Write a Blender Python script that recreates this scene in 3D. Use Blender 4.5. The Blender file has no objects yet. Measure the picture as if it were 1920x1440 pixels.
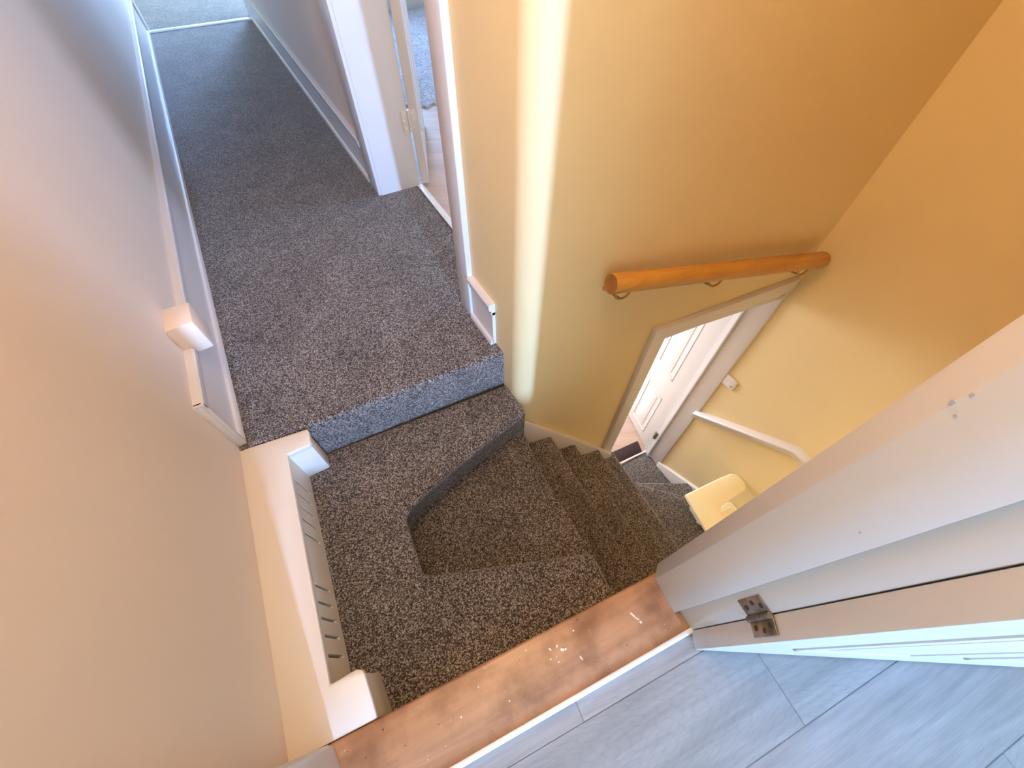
import bpy, bmesh, math, random
from mathutils import Vector, Matrix
random.seed(4)
S = bpy.context.scene
COL = S.collection

# ------------------------------------------------------------------ camera
cam_d = bpy.data.cameras.new('camera'); cam = bpy.data.objects.new('camera', cam_d); COL.objects.link(cam)
cam_d.sensor_width = 36.0; cam_d.lens = 14.25; cam_d.clip_start = 0.02; cam_d.clip_end = 60
cam.matrix_world = Matrix(((0.8630, 0.4095, -0.2958, 0.0),
                           (-0.5051, 0.7107, -0.4896, 0.0),
                           (0.0097, 0.5720, 0.8202, 1.2),
                           (0, 0, 0, 1)))
S.camera = cam

# ------------------------------------------------------------------ world, exposure
W = bpy.data.worlds.new('world'); S.world = W; W.use_nodes = True
W.node_tree.nodes['Background'].inputs[0].default_value = (0.55, 0.72, 1.0, 1)
W.node_tree.nodes['Background'].inputs[1].default_value = 0.6
S.view_settings.view_transform = 'Standard'; S.view_settings.look = 'None'
S.view_settings.exposure = 1.52; S.view_settings.gamma = 1.0; S.view_settings.use_curve_mapping = False

# daylight standing in the window openings of the four rooms around the stair, plus one added rug fill
def window_light(name, loc, rot, sx, sy, power, col):
    d = bpy.data.lights.new(name, 'AREA'); d.shape = 'RECTANGLE'; d.size = sx; d.size_y = sy
    d.energy = power; d.color = col
    o = bpy.data.objects.new(name, d); o.location = loc; o.rotation_euler = rot; COL.objects.link(o)
DAY = (0.29, 0.525, 1.0)
R = math.radians
window_light('daylight_near_room', (-0.31, -5.93, 1.5), (R(90), 0, 0), 0.16, 0.9, 255, DAY)
window_light('daylight_side_room', (2.83, 1.62, 1.35), (0, R(90), 0), 1.0, 0.9, 16, (0.45, 0.60, 1.0))
window_light('added_rug_fill_side_room', (1.35, 5.17, 1.4), (R(-90), 0, 0), 0.9, 1.0, 26, DAY)  # added unseen window light that brightens the rug and door leaf
window_light('daylight_far_room', (1.40, 8.93, 1.5), (R(-90), 0, 0), 0.9, 1.1, 190, DAY)
window_light('daylight_lower_room', (1.3, 3.43, -0.85), (R(-90), 0, 0), 1.2, 1.0, 45, (0.80, 0.88, 1.0))

# ------------------------------------------------------------------ materials
def newmat(name):
    m = bpy.data.materials.new(name); m.use_nodes = True
    nt = m.node_tree; b = nt.nodes['Principled BSDF']
    return m, nt, b
def N(nt, typ, **kw):
    n = nt.nodes.new(typ)
    for k, v in kw.items(): setattr(n, k, v)
    return n
def ramp(nt, stops):
    r = N(nt, 'ShaderNodeValToRGB'); e = r.color_ramp.elements
    e[0].position, e[0].color = stops[0][0], (*stops[0][1], 1)
    e[1].position, e[1].color = stops[-1][0], (*stops[-1][1], 1)
    for p, c in stops[1:-1]:
        x = e.new(p); x.color = (*c, 1)
    return r
def pos(nt, scale=(1, 1, 1), rot=0.0):
    g = N(nt, 'ShaderNodeNewGeometry'); mr = N(nt, 'ShaderNodeMapping'); mp = N(nt, 'ShaderNodeMapping')
    mr.inputs['Rotation'].default_value = (0, 0, rot); mp.inputs['Scale'].default_value = scale
    nt.links.new(g.outputs['Position'], mr.inputs['Vector']); nt.links.new(mr.outputs[0], mp.inputs['Vector']); return mp.outputs[0]
def noise(nt, vec, scale, detail=3, rough=0.5, dist=0.0):
    n = N(nt, 'ShaderNodeTexNoise'); n.inputs['Scale'].default_value = scale; n.inputs['Detail'].default_value = detail
    n.inputs['Roughness'].default_value = rough; n.inputs['Distortion'].default_value = dist
    nt.links.new(vec, n.inputs['Vector']); return n
def mix(nt, fac, a, b, mode='MIX'):
    m = N(nt, 'ShaderNodeMix', data_type='RGBA', blend_type=mode)
    for sock, v in ((m.inputs[0], fac), (m.inputs[6], a), (m.inputs[7], b)):
        if hasattr(v, 'links'): nt.links.new(v, sock)
        else: sock.default_value = v if isinstance(v, float) else (*v, 1)
    return m.outputs[2]
def bump(nt, b, h, strength, dist):
    n = N(nt, 'ShaderNodeBump'); n.inputs['Strength'].default_value = strength; n.inputs['Distance'].default_value = dist
    nt.links.new(h, n.inputs['Height']); nt.links.new(n.outputs[0], b.inputs['Normal'])

def paint(name, col, rough, var=0.03, bumpy=0.12, bscale=60):
    m, nt, b = newmat(name); v = pos(nt)
    n = noise(nt, v, 2.2, 4); r = ramp(nt, [(0.3, tuple(c * (1 - var) for c in col)), (0.7, tuple(min(1, c * (1 + var)) for c in col))])
    nt.links.new(n.outputs[0], r.inputs[0]); nt.links.new(r.outputs[0], b.inputs['Base Color'])
    b.inputs['Roughness'].default_value = rough
    n2 = noise(nt, v, bscale, 3); bump(nt, b, n2.outputs[0], bumpy, 0.002)
    return m
M = {}
M['wall'] = paint('cream_wall_paint', (0.80, 0.635, 0.345), 0.62, 0.02, 0.15, 45)
M['hall'] = paint('magnolia_wall_paint', (0.74, 0.625, 0.535), 0.62, 0.02, 0.15, 45)
M['white'] = paint('white_gloss_paint', (0.70, 0.655, 0.64), 0.32, 0.015, 0.06, 80)
M['box'] = paint('cream_gloss_paint', (0.74, 0.67, 0.585), 0.35, 0.015, 0.05, 60)
M['ledge'] = paint('yellow_cream_paint', (0.92, 0.81, 0.52), 0.35, 0.015, 0.05, 60)
M['ceil'] = paint('white_ceiling_paint', (0.8, 0.78, 0.74), 0.8)
M['block'] = paint('magnolia_gloss_paint', (0.78, 0.66, 0.55), 0.35, 0.02, 0.05)

def carpet(name, dark, mid, light, scale=300):
    m, nt, b = newmat(name); v = pos(nt)
    vo = N(nt, 'ShaderNodeTexVoronoi'); vo.inputs['Scale'].default_value = scale; nt.links.new(v, vo.inputs['Vector'])
    sp = N(nt, 'ShaderNodeSeparateColor'); nt.links.new(vo.outputs['Color'], sp.inputs[0])
    n1 = noise(nt, v, scale * 0.85, 2, 0.7)
    ad = N(nt, 'ShaderNodeMath', operation='MULTIPLY_ADD'); ad.inputs[1].default_value = 0.55
    nt.links.new(sp.outputs[0], ad.inputs[0]); sc = N(nt, 'ShaderNodeMath', operation='MULTIPLY'); sc.inputs[1].default_value = 0.45
    nt.links.new(n1.outputs[0], sc.inputs[0]); nt.links.new(sc.outputs[0], ad.inputs[2])
    r = ramp(nt, [(0.18, dark), (0.5, mid), (0.82, light)]); nt.links.new(ad.outputs[0], r.inputs[0])
    big = noise(nt, v, 5.0, 3, 0.6, 0.6)
    rb = ramp(nt, [(0.32, (0.86, 0.855, 0.85)), (0.5, (1, 1, 1)), (0.7, (1.18, 1.18, 1.19))]); nt.links.new(big.outputs[0], rb.inputs[0])
    c = mix(nt, 1.0, r.outputs[0], rb.outputs[0], 'MULTIPLY')
    nt.links.new(c, b.inputs['Base Color']); b.inputs['Roughness'].default_value = 0.95
    b.inputs['Specular IOR Level'].default_value = 0.1
    b.inputs['Sheen Weight'].default_value = 0.35; b.inputs['Sheen Roughness'].default_value = 0.4
    bump(nt, b, ad.outputs[0], 0.7, 0.005)
    return m
M['carpet'] = carpet('grey_brown_carpet', (0.013, 0.010, 0.009), (0.094, 0.078, 0.071), (0.47, 0.418, 0.385), 330)
M['rugblue'] = carpet('grey_rug', (0.22, 0.22, 0.24), (0.42, 0.42, 0.45), (0.68, 0.68, 0.72), 130)

def wood(name, dark, mid, light, ang, along=1.6, across=22, rough=0.4, stain=None, specks=False):
    m, nt, b = newmat(name); v = pos(nt, (along, across, across), ang)
    n = noise(nt, v, 1.0, 6, 0.6, 0.9); r = ramp(nt, [(0.28, dark), (0.5, mid), (0.72, light)])
    nt.links.new(n.outputs[0], r.inputs[0]); c = r.outputs[0]
    if stain:
        n2 = noise(nt, pos(nt), 7.0, 4, 0.6); r2 = ramp(nt, [(0.46, (1, 1, 1)), (0.68, stain)])
        nt.links.new(n2.outputs[0], r2.inputs[0]); c = mix(nt, 1.0, c, r2.outputs[0], 'MULTIPLY')
    if specks:
        n3 = noise(nt, pos(nt), 170.0, 1); r3 = ramp(nt, [(0.765, (0, 0, 0)), (0.785, (1, 1, 1))])
        nt.links.new(n3.outputs[0], r3.inputs[0]); c = mix(nt, r3.outputs[0], c, (0.72, 0.64, 0.55))
        n4 = noise(nt, pos(nt, (1, 1, 1), 1.1), 130.0, 1); r4 = ramp(nt, [(0.225, (1, 1, 1)), (0.245, (0, 0, 0))])
        nt.links.new(n4.outputs[0], r4.inputs[0]); c = mix(nt, r4.outputs[0], c, (0.07, 0.035, 0.02))
    nt.links.new(c, b.inputs['Base Color']); b.inputs['Roughness'].default_value = rough
    bump(nt, b, n.outputs[0], 0.08, 0.002)
    return m
M['rail'] = wood('orange_pine', (0.44, 0.205, 0.035), (0.53, 0.26, 0.05), (0.60, 0.315, 0.075), 0.14, 1.5, 30, 0.35)
M['railend'] = wood('pine_end_grain', (0.20, 0.075, 0.02), (0.30, 0.12, 0.03), (0.38, 0.17, 0.05), 0.9, 30, 30, 0.6)
M['sill'] = wood('worn_pine_board', (0.38, 0.185, 0.092), (0.48, 0.25, 0.13), (0.57, 0.315, 0.17), 0.115, 1.8, 20, 0.36, (0.60, 0.55, 0.52), True)
M['pinkwood'] = wood('pale_floorboard', (0.46, 0.31, 0.235), (0.56, 0.40, 0.31), (0.64, 0.48, 0.39), 0.5, 2, 14, 0.45)

def laminate(name, shift, tint):
    m, nt, b = newmat(name)
    mp = N(nt, 'ShaderNodeMapping'); mp.inputs['Location'].default_value = (shift, shift * 2.3, 0)
    nt.links.new(pos(nt, (1.0, 7.0, 1.0), 0.115), mp.inputs[0])
    n = noise(nt, mp.outputs[0], 3.0, 5, 0.6, 0.5)
    wv = N(nt, 'ShaderNodeTexWave', wave_type='RINGS', rings_direction='SPHERICAL'); wv.inputs['Scale'].default_value = 9.0
    wv.inputs['Distortion'].default_value = 7.0; wv.inputs['Detail'].default_value = 3; wv.inputs['Detail Scale'].default_value = 1.3
    nt.links.new(mp.outputs[0], wv.inputs[0])
    r = ramp(nt, [(0.3, (0.265, 0.26, 0.265)), (0.5, (0.335, 0.325, 0.33)), (0.7, (0.40, 0.39, 0.395))]); nt.links.new(n.outputs[0], r.inputs[0])
    rw = ramp(nt, [(0.0, (0.93, 0.93, 0.935)), (0.3, (1, 1, 1))]); nt.links.new(wv.outputs[0], rw.inputs[0])
    c = mix(nt, 1.0, r.outputs[0], rw.outputs[0], 'MULTIPLY'); c = mix(nt, 1.0, c, tint, 'MULTIPLY')
    fine = noise(nt, pos(nt, (6, 90, 1), 0.115), 1.0, 3); rf = ramp(nt, [(0.35, (0.88, 0.88, 0.88)), (0.6, (1, 1, 1))]); nt.links.new(fine.outputs[0], rf.inputs[0])
    c = mix(nt, 1.0, c, rf.outputs[0], 'MULTIPLY')
    nt.links.new(c, b.inputs['Base Color']); b.inputs['Roughness'].default_value = 0.42
    bump(nt, b, fine.outputs[0], 0.08, 0.001)
    return m
M['lam'] = [laminate('grey_oak_laminate_%d' % i, 0.37 * i, t) for i, t in enumerate([(0.97, 0.95, 0.96), (1, 1, 1), (0.90, 0.91, 0.92), (1.03, 1.0, 1.0), (0.95, 0.95, 0.95)])]

def plain(name, col, rough, metal=0.0, emit=None, var=0.12):
    m, nt, b = newmat(name); n = noise(nt, pos(nt), 40, 3)
    r = ramp(nt, [(0.35, tuple(c * (1 - var) for c in col)), (0.65, tuple(min(1, c * (1 + var)) for c in col))])
    nt.links.new(n.outputs[0], r.inputs[0]); nt.links.new(r.outputs[0], b.inputs['Base Color'])
    b.inputs['Roughness'].default_value = rough; b.inputs['Metallic'].default_value = metal
    if emit:
        b.inputs['Emission Color'].default_value = (*emit[0], 1); b.inputs['Emission Strength'].default_value = emit[1]
    return m
M['brass'] = plain('aged_brass', (0.42, 0.24, 0.09), 0.35, 0.9)
M['steel'] = plain('tarnished_steel', (0.30, 0.25, 0.21), 0.38, 0.85, None, 0.35)
M['dark'] = plain('dark_screw_and_slot_shade', (0.05, 0.04, 0.035), 0.6)  # dark screws, and shade coloured in behind the vent slots
M['seam'] = plain('grey_board_edge', (0.20, 0.195, 0.195), 0.7)
M['scuff'] = plain('worn_paint_scuff', (0.42, 0.36, 0.34), 0.6)
M['mat'] = plain('dark_brown_mat', (0.045, 0.022, 0.022), 0.85)
M['plastic'] = plain('white_plastic', (0.72, 0.68, 0.64), 0.35, 0, None, 0.02)
M['bar'] = plain('white_metal_bar', (0.85, 0.84, 0.82), 0.3, 0, None, 0.03)
M['fleck'] = plain('white_paint_fleck', (0.78, 0.72, 0.66), 0.5)
M['bowl'] = plain('opal_glass', (0.85, 0.8, 0.7), 0.4, 0, ((1.0, 0.63, 0.31), 5.1), 0.0)
M['glow'] = plain('lit_glass', (0.9, 0.85, 0.75), 0.4, 0, ((1.0, 0.63, 0.31), 640.0), 0.0)

# ------------------------------------------------------------------ builders
def thing(name, label=None, cat=None, base=(0, 0, 0), group=None, kind=None):
    o = bpy.data.objects.new(name, None); o.empty_display_size = 0.1; COL.objects.link(o); o.location = base
    props(o, label, cat, group, kind); o['_b'] = list(base)
    return o
def props(o, label=None, cat=None, group=None, kind=None):
    if label: o['label'] = label
    if cat: o['category'] = cat
    if group: o['group'] = group
    if kind: o['kind'] = kind
def base_of(p):
    while p.parent: p = p.parent
    return Vector(p.location)
def link(name, bm, mat, parent=None, label=None, cat=None, group=None, kind=None, smooth=None, bevel=None, seg=2):
    bmesh.ops.remove_doubles(bm, verts=bm.verts, dist=1e-6)
    bmesh.ops.recalc_face_normals(bm, faces=bm.faces)
    if parent:
        b = base_of(parent)
    else:
        xs = [v.co for v in bm.verts]
        b = Vector(((min(v.x for v in xs) + max(v.x for v in xs)) / 2, (min(v.y for v in xs) + max(v.y for v in xs)) / 2, min(v.z for v in xs)))
    bmesh.ops.translate(bm, verts=bm.verts, vec=-b)
    if bevel:
        ed = [e for e in bm.edges if len(e.link_faces) == 2 and e.calc_face_angle(0) > R(28)]
        bmesh.ops.bevel(bm, geom=ed, offset=bevel, segments=seg, profile=0.5, affect='EDGES', clamp_overlap=True)
    me = bpy.data.meshes.new(name); bm.to_mesh(me); bm.free()
    if smooth or bevel:
        for p in me.polygons: p.use_smooth = True
        me.set_sharp_from_angle(angle=R(smooth or 32))
    for m in (mat if isinstance(mat, list) else [mat]): me.materials.append(m)
    o = bpy.data.objects.new(name, me); COL.objects.link(o)
    if parent: o.parent = parent
    else: o.location = b
    props(o, label, cat, group, kind)
    return o
def prism(pts, z0, z1, bm=None):
    bm = bm or bmesh.new()
    lo = [bm.verts.new((x, y, z0)) for x, y in pts]; hi = [bm.verts.new((x, y, z1)) for x, y in pts]
    bm.faces.new(lo[::-1]); bm.faces.new(hi); n = len(pts)
    for i in range(n): bm.faces.new((lo[i], lo[(i + 1) % n], hi[(i + 1) % n], hi[i]))
    return bm
def box(x0, x1, y0, y1, z0, z1, bm=None):
    return prism([(x0, y0), (x1, y0), (x1, y1), (x0, y1)], z0, z1, bm)
def obox(o, ux, a0, a1, b0, b1, z0, z1, bm=None):
    """box in a plan frame: origin o, unit direction ux, b is to its left"""
    ux = Vector(ux).normalized(); uy = Vector((-ux.y, ux.x)); o = Vector(o)
    return prism([tuple(o + ux * a + uy * b) for a, b in ((a0, b0), (a1, b0), (a1, b1), (a0, b1))], z0, z1, bm)
def sweep(profile, path, bm=None):
    """loft a closed 2D profile (offset to the side, height) along points (pos, side vector)"""
    bm = bm or bmesh.new(); rings = []
    for p, s in path:
        p = Vector(p); s = Vector(s); rings.append([bm.verts.new(p + s * a + Vector((0, 0, h))) for a, h in profile])
    n = len(profile)
    for r0, r1 in zip(rings, rings[1:]):
        for i in range(n): bm.faces.new((r0[i], r0[(i + 1) % n], r1[(i + 1) % n], r1[i]))
    bm.faces.new(rings[0]); bm.faces.new(rings[-1][::-1])
    return bm
def tube(pts, r, seg=12, bm=None, cap=True):
    bm = bm or bmesh.new(); pts = [Vector(p) for p in pts]; rings = []; up = None
    for i, p in enumerate(pts):
        d = ((pts[min(i + 1, len(pts) - 1)] - pts[max(i - 1, 0)])).normalized()
        if up is None: up = Vector((0, 0, 1)) if abs(d.z) < 0.9 else Vector((1, 0, 0))
        a = d.cross(up).normalized(); b = a.cross(d).normalized(); up = b
        rr = r[i] if isinstance(r, (list, tuple)) else r
        rings.append([bm.verts.new(p + (a * math.cos(t) + b * math.sin(t)) * rr) for t in [2 * math.pi * k / seg for k in range(seg)]])
    for r0, r1 in zip(rings, rings[1:]):
        for i in range(seg): bm.faces.new((r0[i], r0[(i + 1) % seg], r1[(i + 1) % seg], r1[i]))
    if cap: bm.faces.new(rings[0][::-1]); bm.faces.new(rings[-1])
    return bm
def arc(c, r, a0, a1, n):
    return [(c[0] + r * math.cos(R(a0 + (a1 - a0) * k / n)), c[1] + r * math.sin(R(a0 + (a1 - a0) * k / n))) for k in range(n + 1)]

CEIL = 2.3
XR = 1.755                                            # stair side wall
def NY(x): return 0.735 - 0.1405 * (x - 0.5)          # stair back wall face
def TY(x): return 0.030 - 0.115 * x                   # front edge line of the near doorway
NX = Vector((0.139, 0.990))                           # outward (away from stair) normal of the back wall

# ------------------------------------------------------------------ walls
bm = prism([(-0.458, 5.62), (-0.458, 0.95), (-0.498, 0.07), (-0.50, -0.06), (-0.65, -0.06), (-0.65, 5.62)], -0.45, CEIL)
link('wall_left', bm, M['hall'], None, 'long cream painted wall along the carpeted landing', 'wall', kind='structure')

d2l, d2r, d2top = 1.10, 1.74, -0.055
left_pier = [(0.478, 1.16), (0.478, 0.80)] + arc((0.533, 0.795), 0.055, 180, 262, 8) + [(0.62, NY(0.62)), (0.8, NY(0.8)), (d2l, NY(d2l))]
back_pier = [(d2l + 0.018, NY(d2l) + 0.13), (0.66, 0.86), (0.66, 1.16)]
bm = bmesh.new()
e0, e1 = (XR + 0.15, NY(XR + 0.15)), (XR + 0.17, NY(XR + 0.15) + 0.13)
lo = [bm.verts.new((x, y, -2.0)) for x, y in left_pier]; hi = [bm.verts.new((x, y, CEIL)) for x, y in left_pier]
for i in range(len(left_pier) - 2):
    bm.faces.new((lo[i], lo[i + 1], hi[i + 1], hi[i]))
mid = bm.verts.new((d2l, NY(d2l), d2top)); er = [bm.verts.new((*e0, d2top)), bm.verts.new((*e0, CEIL))]
bm.faces.new((lo[-2], lo[-1], mid, er[0], er[1], hi[-1], hi[-2]))        # stair face with the doorway cut out of it
blo = [bm.verts.new((x, y, -2.0)) for x, y in back_pier]; bhi = [bm.verts.new((x, y, CEIL)) for x, y in back_pier]
bmid = bm.verts.new((*back_pier[0], d2top)); br_ = [bm.verts.new((*e1, d2top)), bm.verts.new((*e1, CEIL))]
bm.faces.new((blo[0], blo[1], bhi[1], bhi[0], br_[1], br_[0], bmid)); bm.faces.new((blo[1], blo[2], bhi[2], bhi[1]))
bm.faces.new((blo[2], lo[0], hi[0], bhi[2])); bm.faces.new((lo[-1], blo[0], bmid, mid)); bm.faces.new((mid, bmid, br_[0], er[0])); bm.faces.new((er[0], br_[0], br_[1], er[1]))
bm.faces.new(hi + [er[1], br_[1]] + bhi); bm.faces.new((lo + blo)[::-1])
link('wall_back', bm, M['wall'], None, 'cream stair wall behind the wooden handrail with a rounded corner', 'wall', kind='structure', smooth=30)
bm = prism([(XR, -0.35), (XR, NY(XR)), (XR + 0.15, NY(XR)), (XR + 0.15, -0.35)], -2.0, CEIL)
link('wall_side', bm, M['wall'], None, 'cream wall at the foot of the stairs carrying a white dado rail', 'wall', kind='structure')
bm = prism([(0.458, 2.20), (0.445, 5.62), (0.66, 5.62), (0.66, 2.20)], -0.3, CEIL)
bm = box(0.478, 0.66, 1.16, 2.21, 2.02, CEIL, bm)
link('wall_right', bm, M['hall'], None, 'cream wall along the landing beyond the open white door', 'wall', kind='structure')
# wall holding the near doorway: face below the sill, part right of the jamb, part above the door
bm = prism([(-0.5, TY(-0.5) - 0.012), (XR + 0.1, TY(XR + 0.1) - 0.012), (XR + 0.1, TY(XR + 0.1) - 0.14), (-0.5, TY(-0.5) - 0.14)], -2.0, -0.03)
bm = prism([(0.50, TY(0.50) - 0.012), (2.75, TY(2.75) - 0.012), (2.75, TY(2.75) - 0.15), (0.50, TY(0.50) - 0.142)], -0.03, CEIL, bm)
bm = prism([(-0.5, TY(-0.5)), (0.50, TY(0.50)), (0.50, TY(0.50) - 0.14), (-0.5, TY(-0.5) - 0.14)], 2.0, CEIL, bm)
bm = prism([(-1.6, 0.09), (-0.5, TY(-0.5) - 0.012), (-0.5, TY(-0.5) - 0.14), (-1.6, -0.04)], -0.1, CEIL, bm)
link('wall_front', bm, M['wall'], None, 'cream wall of the near doorway beside the open door', 'wall', kind='structure')

def wall_with_window(name, axis, c, a0, a1, z0, z1, w, t, label):
    bm = bmesh.new()
    for (p0, p1, q0, q1) in ((a0, w[0], z0, z1), (w[1], a1, z0, z1), (w[0], w[1], z0, w[2]), (w[0], w[1], w[3], z1)):
        if axis == 'y': box(p0, p1, min(c, c + t), max(c, c + t), q0, q1, bm)
        else: box(min(c, c + t), max(c, c + t), p0, p1, q0, q1, bm)
    link(name, bm, M['wall'], None, label, 'wall', kind='structure')
wall_with_window('wall_near_room', 'y', -6.0, -1.75, 2.9, -0.1, CEIL, (-0.40, -0.22, 1.03, 1.97), -0.15, 'cream window wall of the room with grey laminate')
link('wall_near_room_left', box(-1.75, -1.6, -6.0, 0.1, -0.1, CEIL), M['wall'], None, 'cream wall of the room with grey laminate opposite its door', 'wall', kind='structure')
link('wall_near_room_side', box(2.75, 2.9, -6.0, TY(2.75), -0.1, CEIL), M['wall'], None, 'cream side wall of the room with grey laminate', 'wall', kind='structure')
wall_with_window('wall_side_room', 'x', 2.9, 0.72, 5.4, -0.1, CEIL, (1.1, 2.14, 0.88, 1.82), 0.15, 'cream window wall of the room behind the open landing door')
wall_with_window('wall_side_room_end', 'y', 5.25, 0.66, 2.9, -0.1, CEIL, (0.88, 1.82, 0.88, 1.92), 0.15, 'white wall beyond the grey rug of the side room')  # opening added in this wall for the rug fill light
link('wall_side_room_near', prism([(0.66, 0.87), (2.9, 0.70), (2.9, 0.62), (1.98, 0.665), (0.66, 0.83)], -0.1, CEIL), M['wall'], None, 'cream wall between the stairs and the side room', 'wall', kind='structure')
wall_with_window('wall_far_room', 'y', 9.0, -1.6, 2.6, -0.1, CEIL, (0.93, 1.87, 0.93, 2.07), 0.15, 'cream window wall of the room at the far end of the landing')
bm = box(-1.75, -1.6, 5.62, 9.0, -0.1, CEIL); box(2.45, 2.6, 5.4, 9.0, -0.1, CEIL, bm)
box(-1.6, -0.52, 5.62, 5.72, -0.1, CEIL, bm); box(0.50, 2.45, 5.62, 5.72, -0.1, CEIL, bm)
link('wall_far_room_side', bm, M['wall'], None, 'cream side walls of the room at the far end of the landing', 'wall', kind='structure')
wall_with_window('wall_lower_room', 'y', 3.5, 0.5, 3.2, -2.0, -0.06, (0.68, 1.92, -1.38, -0.33), 0.15, 'pale window wall of the room below the stairs')
bm = box(0.50, 0.655, 1.17, 3.65, -2.0, -0.29); box(3.2, 3.35, 0.6, 3.65, -2.0, -0.06, bm)
prism([(XR + 0.15, 0.56), (3.2, 0.4), (3.2, 0.55), (XR + 0.15, 0.72)], -2.0, -0.06, bm)
link('wall_lower_room_side', bm, M['ceil'], None, 'pale side walls of the room below the stairs', 'wall', kind='structure')
link('ceiling', box(-1.75, 3.05, -6.15, 9.15, CEIL, CEIL + 0.1), M['ceil'], None, 'white ceiling over the landing and stairs', 'ceiling', kind='structure')

# ------------------------------------------------------------------ floors
link('floor', prism([(-0.458, 5.60), (0.452, 5.60), (0.458, 2.14), (0.655, 2.13), (0.645, 1.18), (0.478, 1.17), (0.478, 0.93), (0.50, 0.855), (0.25, 0.873), (-0.03, 0.893), (-0.245, 0.906), (-0.47, 0.925)], -0.28, 0.0),
     M['carpet'], None, 'grey brown twist pile carpet of the upper landing', 'carpet', kind='structure', bevel=0.016, seg=3)
link('floor_far_room', box(-1.6, 2.45, 5.628, 9.0, -0.1, 0.0), M['carpet'], None, 'blue lit carpet of the room beyond the white bar', 'carpet', kind='structure')
link('floor_side_room', prism([(0.66, 0.87), (2.9, 0.62), (2.9, 5.25), (0.66, 5.25)], -0.06, -0.012), M['pinkwood'], None, 'pale wooden floor inside the open landing door', 'floor', kind='structure')
link('floor_lower_room', prism([(0.66, 0.87), (1.1, 0.80), (1.13, 0.70), (XR + 0.15, 0.70), (3.2, 0.5), (3.2, 3.5), (0.66, 3.5)], -2.0, -1.905), M['pinkwood'], None, 'pale wooden floor inside the door at the foot of the stairs', 'floor', kind='structure')

# grey laminate, board by board
base_l = (0.3, -1.2, -0.04)
lam = thing('floor_near_room', 'grey oak laminate floor laid in long boards', 'floor', base_l, kind='structure')
link('underlay', box(-1.6, 2.75, -6.0, -0.105, -0.06, -0.0165), M['seam'], lam)
O = Vector((0.0, -0.1685)); U = Vector((1, -0.115)).normalized()
rows = [(0.000, 0.052), (-0.2135, -0.0012), (-0.4295, -0.2147), (-0.645, -0.4307), (-0.86, -0.646), (-1.08, -0.861), (-1.30, -1.081), (-1.52, -1.301), (-1.74, -1.521), (-1.96, -1.741), (-2.18, -1.961), (-2.4, -2.181), (-2.62, -2.401)]
joints = [[0.102, 1.32], [0.567, 1.79], [0.0, 1.22, 2.44], [-0.28, 0.94, 2.16]]
k = 0
for i, (b0, b1) in enumerate(rows):
    js = sorted([-0.5 + 0.12 * b0 - (1.05 if i > 1 else 0)] + [j for j in (joints[i] if i < 4 else [(0.37 * i) % 1.2, (0.37 * i) % 1.2 + 1.22]) if -0.4 < j < 2.6] + [2.72])
    for a0, a1 in zip(js, js[1:]):
        link('plank', obox(O, U, a0 + 0.0006, a1 - 0.0006, b0, b1, -0.03, -0.015), M['lam'][[0, 3, 1, 2, 4, 1, 3, 0][k % 8]], lam, bevel=0.0012, seg=1); k += 1

# ------------------------------------------------------------------ staircase
st = thing('staircase', 'carpeted winding staircase dropping from the landing to the lower door', 'stairs', (0.7, 0.3, -2.0))
def step(pts, z, depth, name='tread', bev=0.018, inset=()):
    """carpeted slab with a rounded nose over a riser that stands back under it"""
    link(name, prism(pts, z - 0.040, z), M['carpet'], st, bevel=bev, seg=3)
    ins = dict(inset)
    body = [(p[0] + ins.get(i, (0, 0))[0], p[1] + ins.get(i, (0, 0))[1]) for i, p in enumerate(pts)]
    link('riser', prism(body, z - depth, z - 0.030), M['carpet'], st)
step([(-0.461, 0.925), (0.482, 0.845), (0.482, 0.69), (0.446, 0.675), (0.375, 0.663), (0.217, 0.632), (-0.022, 0.573), (-0.082, 0.548), (-0.093, 0.530),
      (-0.111, 0.337), (0.05, 0.268), (0.364, 0.137), (0.392, 0.118), (0.378, 0.003), (0.372, -0.02), (-0.497, 0.075)], -0.19, 0.25, 'quarter_landing',
     inset={3: (-0.04, 0.02), 4: (-0.006, 0.022), 5: (-0.006, 0.022), 6: (-0.006, 0.022), 7: (-0.016, 0.014), 8: (-0.02, 0.0), 9: (-0.02, -0.016), 10: (-0.008, -0.02), 11: (-0.012, -0.02), 12: (-0.022, -0.008), 13: (-0.022, 0), 14: (-0.022, 0)})
FY = 0.004
def far(x): return NY(x) + FY
def near(x): return TY(x) - 0.014
def flight(back, nose, z):
    pts = [(back, far(back)), (nose[0][0], far(nose[0][0]))] + nose + [(nose[-1][0] - 0.005, near(nose[-1][0])), (back - 0.02, near(back))]
    step(pts, z, 0.24, inset={i: (-0.024, 0) for i in range(1, len(pts) - 1)})
flight(-0.14, [(0.482, 0.747), (0.447, 0.373), (0.436, 0.0)], -0.38)
flight(0.40, [(0.649, 0.70), (0.619, 0.176), (0.593, -0.013)], -0.57)
flight(0.56, [(0.805, 0.67), (0.780, 0.14), (0.762, -0.013)], -0.76)
flight(0.72, [(0.982, 0.634), (0.945, 0.138), (0.918, -0.032)], -0.95)
flight(0.90, [(1.135, 0.617), (1.105, 0.151), (1.090, -0.031)], -1.14)
P = (1.145, 0.63)
step([(1.06, far(1.06)), (1.10, far(1.1)), P, (1.237, 0.376), (1.376, 0.036), (1.45, -0.15), (1.45, near(1.45)), (1.04, near(1.04))], -1.33, 0.24, inset={i: (-0.02, -0.006) for i in (3, 4, 5, 6)})
step([(1.09, far(1.09)), (1.12, 0.65), P, (1.322, 0.44), (1.541, 0.216), (1.758, -0.01), (1.758, near(1.758)), (1.42, near(1.42)), (1.33, 0.05)], -1.52, 0.24, inset={i: (-0.012, -0.014) for i in (3, 4)})
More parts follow.
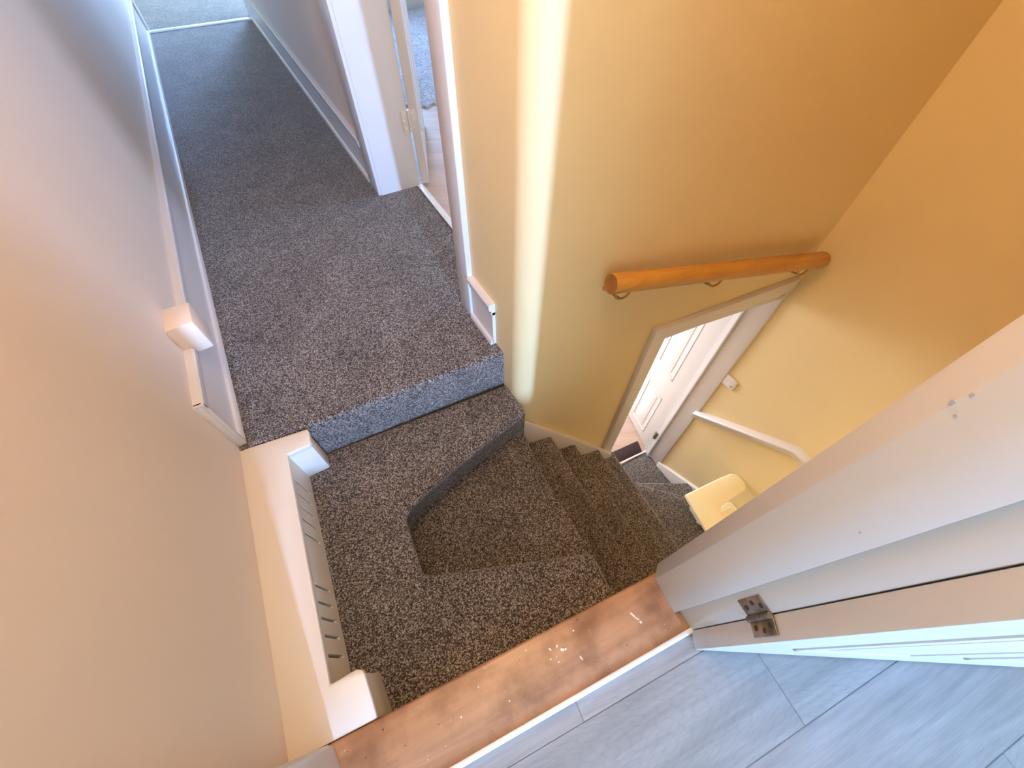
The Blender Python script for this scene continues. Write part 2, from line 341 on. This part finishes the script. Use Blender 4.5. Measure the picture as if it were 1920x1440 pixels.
step([(1.10, 0.64), (1.125, 0.655), P, (1.409, 0.488), (1.736, 0.298), (1.758, 0.284), (1.758, -0.06), (1.48, 0.18)], -1.71, 0.24, inset={i: (-0.008, -0.018) for i in (3, 4, 5)})
link('foot_landing', prism([(1.10, 0.70), (1.735, 0.694), (1.758, 0.55), (1.758, 0.22), (1.40, 0.42), (1.12, 0.60)], -2.0, -1.90), M['carpet'], st, bevel=0.005)

# string boards
def string_board(name, line, h_low, face, back, label):
    bm = bmesh.new()
    f_top = [bm.verts.new((*face(x), z)) for x, z in line]; f_bot = [bm.verts.new((*face(x), z - h_low)) for x, z in line]
    b_top = [bm.verts.new((*back(x), z)) for x, z in line]; b_bot = [bm.verts.new((*back(x), z - h_low)) for x, z in line]
    for i in range(len(line) - 1):
        bm.faces.new((f_top[i], f_top[i + 1], f_bot[i + 1], f_bot[i])); bm.faces.new((b_top[i], b_bot[i], b_bot[i + 1], b_top[i + 1]))
        bm.faces.new((f_top[i], b_top[i], b_top[i + 1], f_top[i + 1])); bm.faces.new((f_bot[i], f_bot[i + 1], b_bot[i + 1], b_bot[i]))
    for i in (0, -1): bm.faces.new((f_top[i], f_bot[i], b_bot[i], b_top[i]))
    return link(name, bm, M['white'], None, label, 'string board', kind='structure', bevel=0.005)
string_board('trim_1', [(0.47, -0.30), (0.491, -0.33), (0.75, -0.655), (1.10, -1.105)], 0.42,
             lambda x: (x, 0.7195 - 0.187 * (x - 0.5)), lambda x: (x, NY(x) + 0.004), 'white string board along the wall side of the upper steps')
string_board('trim_2', [(0.56, -1.845), (0.521, -1.828), (0.223, -1.672), (0.0, -1.545), (-0.16, -1.45)], 0.30,
             lambda y: (XR - 0.022, y), lambda y: (XR + 0.004, y), 'white string board on the wall beside the winder steps')

# dado rail on the side wall
prof = [(0.0, -0.05), (-0.012, -0.05), (-0.016, -0.042), (-0.016, -0.026), (-0.026, -0.020), (-0.030, -0.012), (-0.030, -0.004), (-0.024, 0.0), (0.0, 0.0)]
bm = sweep([(a * 1.7, b * 1.5) for a, b in prof], [((XR + 0.003, y, z), (1, 0, 0)) for y, z in ((NY(XR) + 0.002, -1.046), (0.042, -0.673), (-0.12, -0.668), (-0.19, -0.668))])
link('trim_3', bm, M['white'], None, 'white moulded dado rail rising along the wall at the stair foot', 'dado rail', kind='structure', smooth=40)

# ------------------------------------------------------------------ skirtings
def skirting(name, x_wall, y0, y1, hgt, side, label, end_return=False, x1=None):
    """side +1: board sticks out to +x"""
    x1 = x_wall if x1 is None else x1
    t = thing(name, label, 'skirting', (x_wall, y0, 0), kind='structure')
    s = (side, 0, 0)
    def run(nm, pr):
        link(nm, sweep(pr, [((x_wall, y0, 0), s), ((x1, y1, 0), s)]), M['white'], t, smooth=35)
    run('board', [(-0.003, 0.0), (0.012, 0.0), (0.012, hgt * 0.80), (-0.003, hgt * 0.80)])
    run('foot_bead', [(0.010, -0.003), (0.024, -0.003), (0.024, 0.012), (0.020, 0.020), (0.012, 0.024), (0.010, 0.024)])
    run('top_moulding', [(-0.003, hgt * 0.74), (0.013, hgt * 0.74), (0.016, hgt * 0.77), (0.016, hgt * 0.84), (0.022, hgt * 0.86), (0.025, hgt * 0.90), (0.025, hgt * 0.97), (0.020, hgt), (-0.003, hgt)])
    if end_return:
        bm = box(x_wall - 0.003, x_wall + side * 0.018, y0 - 0.002, y0 + 0.030, 0.0, hgt * 0.985)
        link('end_moulding', bm, M['white'], t, bevel=0.005)
        link('end_bead', box(x_wall - 0.003, x_wall + side * 0.025, y0 + 0.004, y0 + 0.016, 0.0, hgt), M['white'], t, bevel=0.004)
    return t
skirting('baseboard_left', -0.458, 0.945, 5.60, 0.232, 1, 'white moulded skirting along the left of the landing', True)
skirting('baseboard_right', 0.458, 2.27, 5.60, 0.215, -1, 'white moulded skirting along the landing beyond the open door', False, 0.445)
skirting('baseboard_corner', 0.478, 0.915, 1.085, 0.208, -1, 'short piece of white moulded skirting ending at the rounded corner', False)
link('trim_4', box(-0.47, 0.465, 5.585, 5.632, -0.004, 0.012), M['bar'], None, 'white carpet bar across the far end of the landing', 'carpet bar', kind='structure', bevel=0.004)
link('door_post_far', box(-0.50, -0.43, 5.60, 5.74, 0, 2.0), M['white'], None, 'white door post at the far end of the landing on the skirting side', 'door post', kind='structure', bevel=0.004)  # door post, not skirting
link('door_post_far_right', box(0.425, 0.50, 5.60, 5.74, 0, 2.0), M['white'], None, 'white door post at the far end of the landing opposite the long wall', 'door post', kind='structure', bevel=0.004)  # matching door post on the other side

# ------------------------------------------------------------------ door on the landing
d1 = thing('door_1', 'white panelled door standing open off the landing in a white frame', 'door', (0.56, 1.65, 0), kind='structure')
link('jamb', prism([(0.452, 2.115), (0.668, 2.112), (0.668, 2.21), (0.452, 2.21)], -0.005, 2.02), M['white'], d1, bevel=0.003)
link('jamb', box(0.470, 0.665, 1.145, 1.180, -0.005, 2.02), M['white'], d1, bevel=0.003)
link('head', box(0.452, 0.668, 1.16, 2.13, 1.985, 2.025), M['white'], d1, bevel=0.003)
link('architrave', box(0.436, 0.460, 2.118, 2.27, -0.003, 2.06), M['white'], d1, bevel=0.006)
link('architrave', box(0.456, 0.480, 1.085, 1.178, -0.003, 2.06), M['white'], d1, bevel=0.006)
link('architrave', box(0.440, 0.470, 1.085, 2.27, 1.98, 2.06), M['white'], d1, bevel=0.006)
link('door_bar', prism([(0.640, 1.17), (0.672, 1.17), (0.682, 2.112), (0.650, 2.112)], -0.004, 0.006), M['bar'], d1, bevel=0.003)
# leaf, hinged at the far jamb and swung into the side room
H1 = Vector((0.676, 2.108)); L1 = Vector((0.36, 0.933)).normalized()
def panel_leaf(parent, H, L, thick, width, z0, z1, panels, face_side):
    """leaf with recessed panels on both faces; b runs to the left of L"""
    lf = link('door_leaf', obox(H, L, 0, width, *(sorted((0, -thick))), z0, z1), M['white'], parent, bevel=0.003)
    for a0, a1, p0, p1 in panels:
        for b in (0.0, -thick):
            s = 1 if b == 0.0 else -1
            for (q0, q1, r0, r1) in ((a0, a1, p0, p0 + 0.018), (a0, a1, p1 - 0.018, p1), (a0, a0 + 0.018, p0, p1), (a1 - 0.018, a1, p0, p1)):
                lo, hi = sorted((b - 0.004 * s, b + 0.004 * s))
                link('panel_bead', obox(H, L, q0, q1, lo, hi, r0, r1), M['white'], lf, bevel=0.004)
            lo, hi = sorted((b - 0.004 * s, b + 0.003 * s))
            link('panel', obox(H, L, a0 + 0.045, a1 - 0.045, lo, hi, p0 + 0.045, p1 - 0.045), M['white'], lf, bevel=0.003)
    return lf
PAN = lambda w, z0: [(0.11, w / 2 - 0.05, z0 + 0.22, z0 + 0.78), (w / 2 + 0.05, w - 0.11, z0 + 0.22, z0 + 0.78), (0.11, w / 2 - 0.05, z0 + 0.95, z0 + 1.83), (w / 2 + 0.05, w - 0.11, z0 + 0.95, z0 + 1.83)]
lf1 = panel_leaf(d1, H1, L1, 0.042, 0.76, 0.008, 1.97, PAN(0.76, 0.0), 1)
def plate_hinge(parent, pin, da, wa, db, wb, nrm_a, nrm_b, z0, z1, mat, smat=None):
    da = Vector(da).normalized(); db = Vector(db).normalized(); pin = Vector(pin)
    def pl(nm, d, w, nr, par):
        nr = Vector(nr).normalized(); q = [pin + d * 0.001, pin + d * w, pin + d * w + nr * 0.002, pin + d * 0.001 + nr * 0.002]
        q[0] -= nr * 0.001; q[1] -= nr * 0.001
        return link(nm, prism([tuple(v) for v in q], z0, z1), mat, par, bevel=0.0006)
    g = pl('hinge', da, wa, nrm_a, parent); pl('plate', db, wb, nrm_b, g)
    for i in range(5):
        hh = (z1 - z0) / 5; c = pin + Vector(nrm_a).normalized() * 0.004
        link('knuckle', tube([(c.x, c.y, z0 + hh * i + 0.0007), (c.x, c.y, z0 + hh * (i + 1) - 0.0007)], 0.006, 12), mat, g, smooth=40)
    for d, w, nr in ((da, wa, nrm_a), (db, wb, nrm_b)):
        for f, a in ((0.2, 0.55), (0.55, 0.72), (0.83, 0.5)):
            nr = Vector(nr).normalized(); q = pin + d * (w * a); e = q + nr * 0.0035; zz = z0 + f * (z1 - z0)
            link('screw', tube([(q.x, q.y, zz), (e.x, e.y, zz)], 0.0045, 10), smat or M['dark'], g, smooth=40)
    return g

# ------------------------------------------------------------------ door at the foot of the stairs
d2 = thing('door_2', 'white panelled door standing open at the foot of the stairs', 'door', (1.45, 0.7, -1.9), kind='structure')
AX = Vector((0.990, -0.139)); A0 = Vector((0.5, 0.735))
def wall_a(x): return (x - 0.5) / 0.990
link('architrave', obox(A0, AX, wall_a(1.045), wall_a(1.112), -0.022, 0.01, -1.30, 0.02), M['white'], d2, bevel=0.006)
bm = bmesh.new()
hv = []
for b in (-0.0225, 0.01):
    for x, z in ((1.045, -0.055), (XR, -0.012), (XR, 0.058), (1.045, 0.016)):
        p = A0 + AX * wall_a(x) + Vector((0.139, 0.99)) * b; hv.append(bm.verts.new((p.x, p.y, z)))
bm.faces.new(hv[0:4]); bm.faces.new(hv[4:8][::-1])
for i in range(4): bm.faces.new((hv[i], hv[(i + 1) % 4], hv[4 + (i + 1) % 4], hv[4 + i]))
link('architrave', bm, M['white'], d2, bevel=0.006)
link('jamb', obox(A0, AX, wall_a(d2l - 0.004), wall_a(d2l + 0.022), -0.005, 0.145, -1.95, d2top + 0.01), M['white'], d2, bevel=0.003)
link('jamb', prism([(XR - 0.014, NY(XR) - 0.012), (XR + 0.02, NY(XR) - 0.012), (XR + 0.02, 0.70), (XR - 0.014, 0.70)], -1.90, 0.02), M['white'], d2, bevel=0.003)
link('door_stop', box(XR - 0.030, XR - 0.012, 0.655, 0.668, -1.90, d2top), M['white'], d2, bevel=0.002)
link('head', obox(A0, AX, wall_a(d2l), wall_a(XR), 0.0, 0.145, d2top - 0.02, d2top + 0.03), M['white'], d2, bevel=0.003)
link('door_bar', prism([(1.11, 0.742), (1.745, 0.690), (1.747, 0.704), (1.112, 0.756)], -1.905, -1.893), M['bar'], d2, bevel=0.002)
H2 = Vector((1.752, 0.705)); L2 = Vector((0.262, 0.965)).normalized()
lf2 = panel_leaf(d2, H2, L2, 0.04, 0.70, -1.895, d2top - 0.03, [(0.12, 0.325, -1.80, -1.29), (0.375, 0.58, -1.80, -1.29), (0.12, 0.325, -1.07, -0.20), (0.375, 0.58, -1.07, -0.20)], 1)
plate_hinge(lf2, (1.738, 0.700), (0, -1), 0.014, (0.262, 0.965), 0.014, (-1, 0), (-1, 0.2), -1.66, -1.57, M['steel'])
lm = link('door_mat', prism([(1.30, 0.748), (1.712, 0.712), (1.745, 0.806), (1.33, 0.846)], -1.908, -1.893), M['mat'], None,
          'dark brown door mat inside the door at the foot of the stairs', 'mat', bevel=0.004)

# ------------------------------------------------------------------ near door frame, open door, sill
d3 = thing('door_3', 'white door swung wide open on steel hinges beside the wooden sill', 'door', (0.47, -0.12, 0), kind='structure')
link('jamb', prism([(0.443, -0.034), (0.432, -0.120), (0.450, -0.113), (0.53, -0.113), (0.53, -0.018), (0.475, -0.008), (0.4655, -0.015)], 0.0, 2.0), M['white'], d3, bevel=0.0012)
for y, z, w, h in ((-0.033, 0.896, 0.0035, 0.005), (-0.036, 0.912, 0.0025, 0.003), (-0.0433, 0.888, 0.002, 0.003), (-0.100, 0.70, 0.002, 0.002)):
    x = 0.443 - 0.011 * (-0.034 - y) / 0.086
    link('scuff', box(x - 0.0012, x + 0.001, y - w / 2, y + w / 2, z - h / 2, z + h / 2), M['scuff'], d3)
link('rebate', prism([(0.4485, -0.110), (0.4435, -0.1695), (0.53, -0.215), (0.53, -0.110)], 0.0, 2.0), M['white'], d3, bevel=0.0008)
link('jamb', prism([(-0.499, 0.0885), (-0.416, 0.0785), (-0.4045, 0.070), (-0.4005, 0.026), (-0.408, -0.0735), (-0.499, -0.06)], 0.0, 2.0), M['white'], d3, bevel=0.0015)
link('head', prism([(-0.5, TY(-0.5)), (0.50, TY(0.5)), (0.50, TY(0.5) - 0.14), (-0.5, TY(-0.5) - 0.14)], 1.975, 2.005), M['white'], d3, bevel=0.003)
L3 = Vector((0.840, -0.543)).normalized(); H3 = Vector((0.422, -0.207)) + Vector((0.543, 0.840)) * 0.042
lf3 = panel_leaf(d3, H3, L3, 0.042, 0.80, -0.008, 1.95, PAN(0.8, 0.0), 1)
plate_hinge(lf3, (0.4425, -0.1705), (0.1, 1.0), 0.034, (-0.543, -0.84), 0.032, (-1, 0.1), (-0.84, 0.543), 0.305, 0.385, M['steel'])

plate_hinge(lf1, (0.670, 2.1115), (-1, 0.0), 0.034, (0.933, -0.36), 0.034, (0, -1), (-0.36, -0.933), 0.270, 0.365, M['white'], M['bar'])
sill = thing('threshold_board', 'worn brown wooden threshold board between carpet and grey laminate', 'threshold', (0.05, -0.04, -0.03), kind=None)
link('board', prism([(-0.416, 0.0775), (0.485, -0.0255), (0.49, -0.176), (-0.415, -0.0725)], -0.032, 0.0), M['sill'], sill, bevel=0.006, seg=3)
def flecks(spots):
    for x, y, l, w, a in spots:
        link('paint_fleck', obox((x, y), (math.cos(a), math.sin(a)), 0, l, -w / 2, w / 2, -0.001, 0.0012), M['fleck'], sill)
flecks([(0.333, -0.062, 0.014, 0.004, -1.25), (0.337, -0.077, 0.010, 0.003, -1.0), (0.342, -0.089, 0.006, 0.004, -1.4), (0.125, -0.028, 0.006, 0.003, 0.6), (0.132, -0.036, 0.008, 0.006, -0.8),
        (0.140, -0.043, 0.005, 0.004, 0.3), (0.108, -0.020, 0.007, 0.003, -1.2), (0.098, -0.041, 0.003, 0.003, 0), (0.165, -0.072, 0.010, 0.003, -1.4), (0.112, -0.056, 0.003, 0.003, 0.4),
        (0.055, 0.005, 0.003, 0.003, 0.1), (0.18, -0.02, 0.004, 0.003, 0.1), (-0.14, -0.03, 0.004, 0.003, 0.5), (-0.08, 0.0, 0.003, 0.002, 0.2), (-0.03, -0.06, 0.003, 0.003, 0.2)])
link('trim_5', obox((0.0, -0.1195), (1, -0.113), -0.41, 0.452, -0.007, 0.005, -0.03, 0.004), M['bar'], None, 'white edging strip between the wooden threshold and grey laminate', 'edging strip', kind='structure', bevel=0.002)

# ------------------------------------------------------------------ pipe boxing with vent slots
bx = thing('vented_boxing', 'cream painted low boxing with vent slots against the wall', 'boxing', (-0.4, 0.5, -0.19))
def fx(y): return -0.333 - 0.048 * (0.834 - y) / 0.613
y_n, y_f = 0.182, 0.838
top = [(-0.499, 0.0885), (-0.461, 0.928), (-0.435, 0.926), (-0.252, 0.902), (-0.249, 0.890), (-0.254, 0.846), (-0.262, 0.838), (fx(y_f) + 0.003, y_f + 0.002), (fx(y_n) + 0.003, y_n), (-0.318, 0.180), (-0.306, 0.172), (-0.303, 0.16), (-0.305, 0.066)]
link('top_board', prism(top, -0.024, -0.002), M['box'], bx, bevel=0.004)
link('end_post', prism([(-0.45, 0.915), (-0.254, 0.895), (-0.258, 0.842), (-0.34, 0.842)], -0.192, -0.02), M['box'], bx, bevel=0.004)
link('end_post', prism([(-0.49, 0.178), (-0.312, 0.170), (-0.312, 0.067), (-0.488, 0.088)], -0.192, -0.02), M['box'], bx, bevel=0.006)
# slotted front panel with real openings
sl = [0.759, 0.715, 0.670, 0.627, 0.580, 0.427, 0.382, 0.340, 0.296, 0.248]
ys = sorted([y_n - 0.01, y_f + 0.01] + [y + s * 0.0042 for y in sl for s in (-1, 1)]); zs = [-0.192, -0.153, -0.038, -0.02]
bm = bmesh.new()
V = {}
def vv(i, j, k):
    if (i, j, k) not in V:
        y = ys[i]; V[(i, j, k)] = bm.verts.new((fx(y) - (0.012 if k else 0.0), y, zs[j]))
    return V[(i, j, k)]
def hole(i, j): return j == 1 and any(abs((ys[i] + ys[i + 1]) / 2 - y) < 0.002 for y in sl)
for i in range(len(ys) - 1):
    for j in range(3):
        if hole(i, j):
            for (a, b) in (((i, j), (i + 1, j)), ((i + 1, j), (i + 1, j + 1)), ((i + 1, j + 1), (i, j + 1)), ((i, j + 1), (i, j))):
                bm.faces.new((vv(*a, 0), vv(*b, 0), vv(*b, 1), vv(*a, 1)))
        else:
            for kk in (0, 1): bm.faces.new((vv(i, j, kk), vv(i + 1, j, kk), vv(i + 1, j + 1, kk), vv(i, j + 1, kk)))
link('slotted_panel', bm, M['box'], bx)
link('slot_shade_panel', prism([(fx(y_n) - 0.05, y_n), (fx(y_f) - 0.05, y_f), (fx(y_f) - 0.06, y_f), (fx(y_n) - 0.06, y_n)], -0.192, -0.03), M['dark'], bx)  # dark sheet putting the shade of the hollow boxing behind its slots

# ------------------------------------------------------------------ wall block above the skirting
link('wall_block', prism([(-0.46, 1.186), (-0.384, 1.190), (-0.386, 1.288), (-0.46, 1.290)], 0.206, 0.317), M['block'], None,
     'small square cream wooden block fixed to the wall above the skirting', 'wooden block', bevel=0.005, seg=2)

# ------------------------------------------------------------------ handrail
hr = thing('handrail', 'short round orange pine handrail on brass loops', 'handrail', (1.2, 0.58, 0.2))
r0 = Vector((0.722, 0.6438, 0.396)); r1 = Vector((1.712, 0.5045, 0.195)); rd = (r1 - r0).normalized()
rb = link('rail', tube([r0, r0 + rd * 0.003, r1 - rd * 0.012, r1 - rd * 0.004, r1], [0.030, 0.031, 0.031, 0.028, 0.020], 28), M['rail'], hr, smooth=40)
link('end_grain', tube([r0 - rd * 0.0012, r0 + rd * 0.002], 0.0297, 28), M['railend'], rb, smooth=30)
for f in (0.045, 0.435, 0.90):
    c = r0 + (r1 - r0) * f
    pts = []
    for k in range(13):
        t = math.pi * k / 12
        pts.append(c + rd * (0.030 * math.cos(t)) + Vector((0, 0, -0.026 - 0.032 * math.sin(t))) + Vector((-0.139, -0.99, 0)) * 0.008)
    br = link('bracket', tube(pts, 0.0035, 8), M['brass'], hr, smooth=40)
    low = pts[6]; wl = Vector((low.x, NY(low.x) + 0.002, low.z - 0.006))
    link('bracket_arm', tube([low, (low + wl) / 2 - Vector((0, 0, 0.006)), wl], 0.0035, 8), M['brass'], br, smooth=40)
    link('rose', tube([wl, wl + Vector((-0.139, -0.99, 0)) * 0.005], 0.014, 14), M['brass'], br, smooth=40)

# ------------------------------------------------------------------ switch plate beside the lower door
sw = thing('switch_plate', 'small white blank plate on the wall beside the lower door frame', 'wall plate', (XR, 0.51, -0.70))
link('plate', box(XR - 0.010, XR + 0.002, 0.468, 0.548, -0.708, -0.628), M['plastic'], sw, bevel=0.006, seg=3)
for z in (-0.655, -0.683):
    link('screw', tube([(XR - 0.008, 0.487 if z < -0.67 else 0.527, z), (XR - 0.0115, 0.487 if z < -0.67 else 0.527, z)], 0.004, 10), M['dark'] if z < -0.67 else M['plastic'], sw, smooth=40)

# ------------------------------------------------------------------ cream boxed ledge by the winders
kb = thing('corner_ledge', 'cream boxed ledge with a rounded end beside the winder steps', 'ledge', (1.55, 0.06, -1.5))
rim = [(1.366, 0.198), (1.66, 0.164)] + arc((1.69, 0.10), 0.058, 95, 0, 8) + arc((1.69, 0.085), 0.058, 0, -70, 6) + [(1.66, 0.034), (1.53, 0.040), (1.50, 0.034), (1.478, 0.016), (1.470, -0.01), (1.464, -0.148), (1.296, -0.128)]
link('top_board', prism(rim, -1.232, -1.200), M['ledge'], kb, bevel=0.010, seg=3)
link('body', prism([(1.50, 0.14), (1.753, 0.12), (1.753, -0.178), (1.475, -0.148), (1.475, 0.0)], -1.519, -1.49), M['ledge'], kb)
link('lower_board', prism([(1.462, 0.05), (1.753, 0.03), (1.753, -0.178), (1.47, -0.146)], -1.50, -1.47), M['ledge'], kb, bevel=0.003)
link('filler_block', prism([(1.474, 0.012), (1.565, -0.004), (1.575, -0.10), (1.47, -0.10)], -1.48, -1.215), M['ledge'], kb, bevel=0.004)

# ------------------------------------------------------------------ rug in the side room
pts = []
for k in range(25):
    t = k / 24; x = 0.98 + 1.4 * t
    pts.append((x, 3.02 + 0.018 * math.sin(x * 23) + 0.012 * math.sin(x * 61) + (0.09 if x < 1.09 else 0)))
pts += [(2.38, 5.20), (0.98, 5.23)]
link('grey_rug', prism(pts, -0.014, 0.004), M['rugblue'], None, 'pale grey carpet offcut with a ragged edge on the wooden floor', 'rug', bevel=0.004)
link('baseboard_side_room', box(0.66, 2.9, 5.235, 5.252, -0.012, 0.15), M['white'], None, 'white skirting beyond the ragged grey rug', 'skirting', kind='structure')

# ------------------------------------------------------------------ ceiling lamp above the stair
LX, LY = 0.08, 0.47
cl = thing('ceiling_lamp', 'shallow white uplighter bowl hanging above the stairs', 'lamp', (LX, LY, 1.9))
link('rod', tube([(LX, LY, 1.92), (LX, LY, CEIL + 0.002)], 0.008, 10), M['brass'], cl, smooth=40)
link('bowl', tube([(LX, LY, 1.90), (LX, LY, 1.905), (LX, LY, 1.93), (LX, LY, 1.97), (LX, LY, 1.985), (LX, LY, 1.965), (LX, LY, 1.935), (LX, LY, 1.92)], [0.12, 0.20, 0.29, 0.33, 0.325, 0.31, 0.25, 0.18], 32), M['bowl'], cl, smooth=60)
link('bulb', tube([(LX, LY, 1.935), (LX, LY, 1.945), (LX, LY, 1.972)], [0.15, 0.18, 0.15], 24), M['glow'], cl, smooth=60)

for o in list(bpy.data.objects):
    if '_b' in o: del o['_b']
